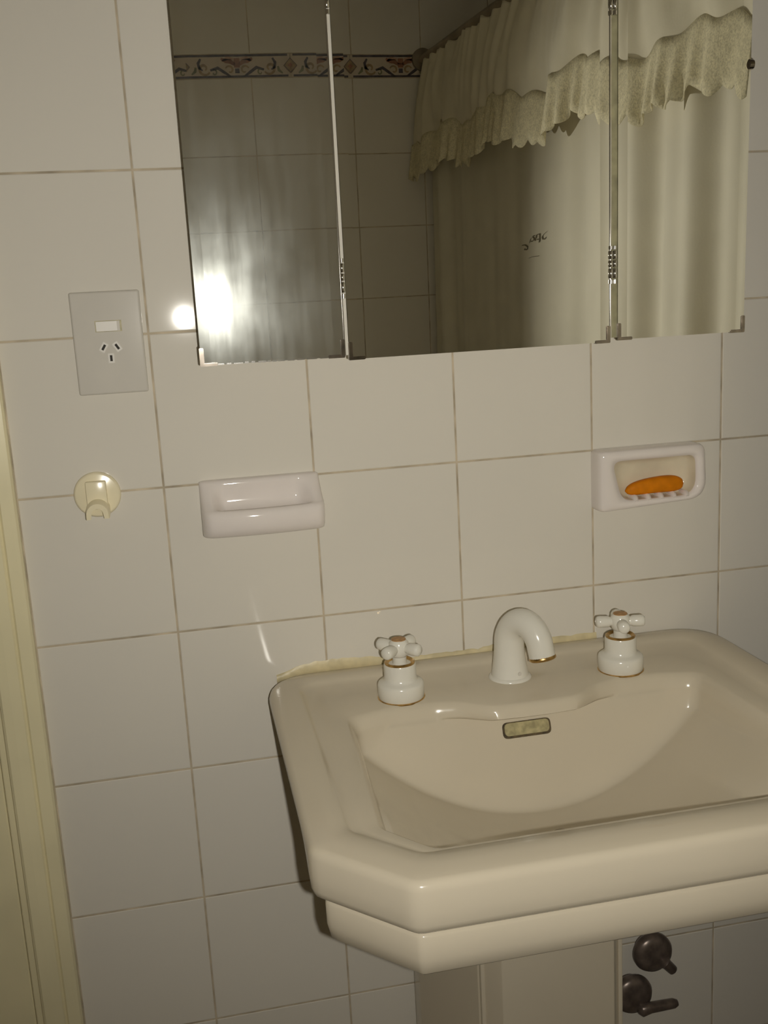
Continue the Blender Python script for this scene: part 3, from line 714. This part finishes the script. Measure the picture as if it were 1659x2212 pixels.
# ------------------------------------------------------------------ shower curtain on its rod (seen in the mirrors)
XC = 4.24 * T; ZR = wz(2.06)
rod = empty('curtain_rod', (XC, YB / 2, ZR)); tag(rod, 'brown metal shower curtain rod fixed to the tiled wall', 'curtain rod')
local(tube('rod_tube', [(XC, YB + 0.002, ZR), (XC, -0.002, ZR)], 0.0125, M_ROD, rod, 20))
for y0, y1 in ((YB + 0.001, YB + 0.012), (-0.012, -0.001)):
    local(tube('rod_flange', [(XC, y0, ZR), (XC, y1, ZR)], 0.03, M_ROD, rod, 24))
cur = empty('shower_curtain', (XC, YB / 2, 0.3)); tag(cur, 'white shower curtain with a gathered lace-edged valance', 'shower curtain')
Y0, Y1 = YB + 0.02, -0.13
def sheet(name, ny, nz, fx, z_top, z_bot, m, parent, thick=0.0012):
    vs, fs = [], []
    for j in range(nz + 1):
        for i in range(ny + 1):
            y = Y0 + (Y1 - Y0) * i / ny; v = j / nz
            zt_ = z_top(y) if callable(z_top) else z_top; zb_ = z_bot(y) if callable(z_bot) else z_bot
            z = zt_ + (zb_ - zt_) * v
            x, dy = fx(y, v, z)
            vs.append((x, y + dy, z))
    for j in range(nz):
        for i in range(ny):
            a = j * (ny + 1) + i; fs.append((a, a + 1, a + ny + 2, a + ny + 1))
    o = pyd(name, vs, fs, m, parent, True); s = o.modifiers.new('thickness', 'SOLIDIFY'); s.thickness = thick; s.offset = 0
    return local(o)
def fold(y, v):
    a = 0.011 * math.sin(y * 38 + 0.9 * math.sin(y * 9)) + 0.007 * math.sin(y * 71 + 2.0 * math.sin(y * 5.3) + v * 0.7)
    a += 0.004 * math.sin(y * 23 + v * 3.0)
    tt_ = min(1, max(0, (y + 0.86) / 0.16)); damp = 0.16 + 0.84 * tt_ * tt_ * (3 - 2 * tt_)
    uu_ = min(1, max(0, (-1.50 - y) / 0.12)); damp += 0.9 * uu_
    return a * damp
drape = sheet('drape', 460, 40, lambda y, v, z: (XC + 0.012 + fold(y, v) * (0.6 + 0.6 * v), 0.0), ZR - 0.012, 0.28, M_CLOTH, cur)
def vbot(y):
    s = 0.5 + 0.5 * math.sin((y + 1.0) * 2 * math.pi / 0.42)
    return wz(1.01) - 0.030 * s - 0.030 * min(1, max(0, (y + 0.7) / 0.5)) + 0.006 * math.sin(y * 60)
def vfx(y, v, z):
    bulge = 0.040 * math.sin(min(1.0, v * 1.05) * math.pi * 0.62) 
    puck = 0.010 * v * math.sin(y * 19 + 1.7 * math.sin(y * 8.3) + 1.1 * v) + 0.0050 * (1 - 0.45 * v) * math.sin(y * 68 + 2.9 * math.sin(y * 11) + 3.1 * v * math.sin(y * 5))
    puck += 0.0018 * (1 - v) * math.sin(y * 150 + 2 * math.sin(y * 23)) + 0.003 * v * math.sin(y * 43 - 5 * v)
    return XC - 0.006 - bulge * 0.75 + puck, 0.0
val = sheet('valance', 520, 26, vfx, lambda y: ZR - 0.004 + 0.004 * math.sin(y * 47), vbot, M_VAL, cur)
def lbot(y): return vbot(y) - 0.080 - 0.010 * abs(math.sin(y * 75))
def lfx(y, v, z):
    x, dy = vfx(y, 1.0, z); return x - 0.003 - 0.012 * v + 0.005 * v * math.sin(y * 120 + 3 * math.sin(y * 17)), dy
lace = sheet('lace_trim', 620, 6, lfx, lambda y: vbot(y) + 0.012, lbot, M_LACE, val)
lace.matrix_parent_inverse = Matrix.Identity(4)
# dark handwritten-looking marks on the curtain
def cpx(u, v): return (-1.027 + (1080 + u * 0.0844 - 1140) * 0.00274, Z0 - 0.1008 - (470 + v * 0.0844 - 520) * 0.00098)
strokes = [[(400, 690), (480, 680), (548, 735), (535, 810), (465, 805), (480, 770)], [(600, 632), (640, 530), (700, 470), (760, 460)], [(640, 600), (715, 600), (742, 520), (700, 490)], [(740, 520), (775, 590)],
           [(780, 545), (800, 440), (860, 425), (860, 560), (800, 562)], [(860, 560), (850, 640)], [(1042, 380), (960, 430), (912, 500), (925, 562), (985, 568), (1002, 520)]]
vs, fs = [], []
def surf(y, z):
    v = (ZR - 0.012 - z) / (ZR - 0.012 - 0.28); return XC + 0.012 + fold(y, v) * (0.6 + 0.6 * v) - 0.0016
for s_, wd in [(s_, 0.0023) for s_ in strokes] + [([(570, 1035), (700, 1000), (850, 985)], 0.0013)]:
    P = [cpx(*p) for p in s_]
    fine = []
    for i in range(len(P) - 1):
        for k in range(5): fine.append((P[i][0] + (P[i + 1][0] - P[i][0]) * k / 5, P[i][1] + (P[i + 1][1] - P[i][1]) * k / 5))
    fine.append(P[-1]); b0 = len(vs)
    for y, z in fine:
        vs.append((surf(y - wd * 1.6, z - wd * 0.5), y - wd * 1.6, z - wd * 0.5)); vs.append((surf(y + wd * 1.6, z + wd * 0.5), y + wd * 1.6, z + wd * 0.5))
    for i in range(len(fine) - 1): fs.append((b0 + 2 * i, b0 + 2 * i + 1, b0 + 2 * i + 3, b0 + 2 * i + 2))
mk = pyd('ink_mark', vs, fs, M_INK, drape); mk.matrix_parent_inverse = Matrix.Identity(4)
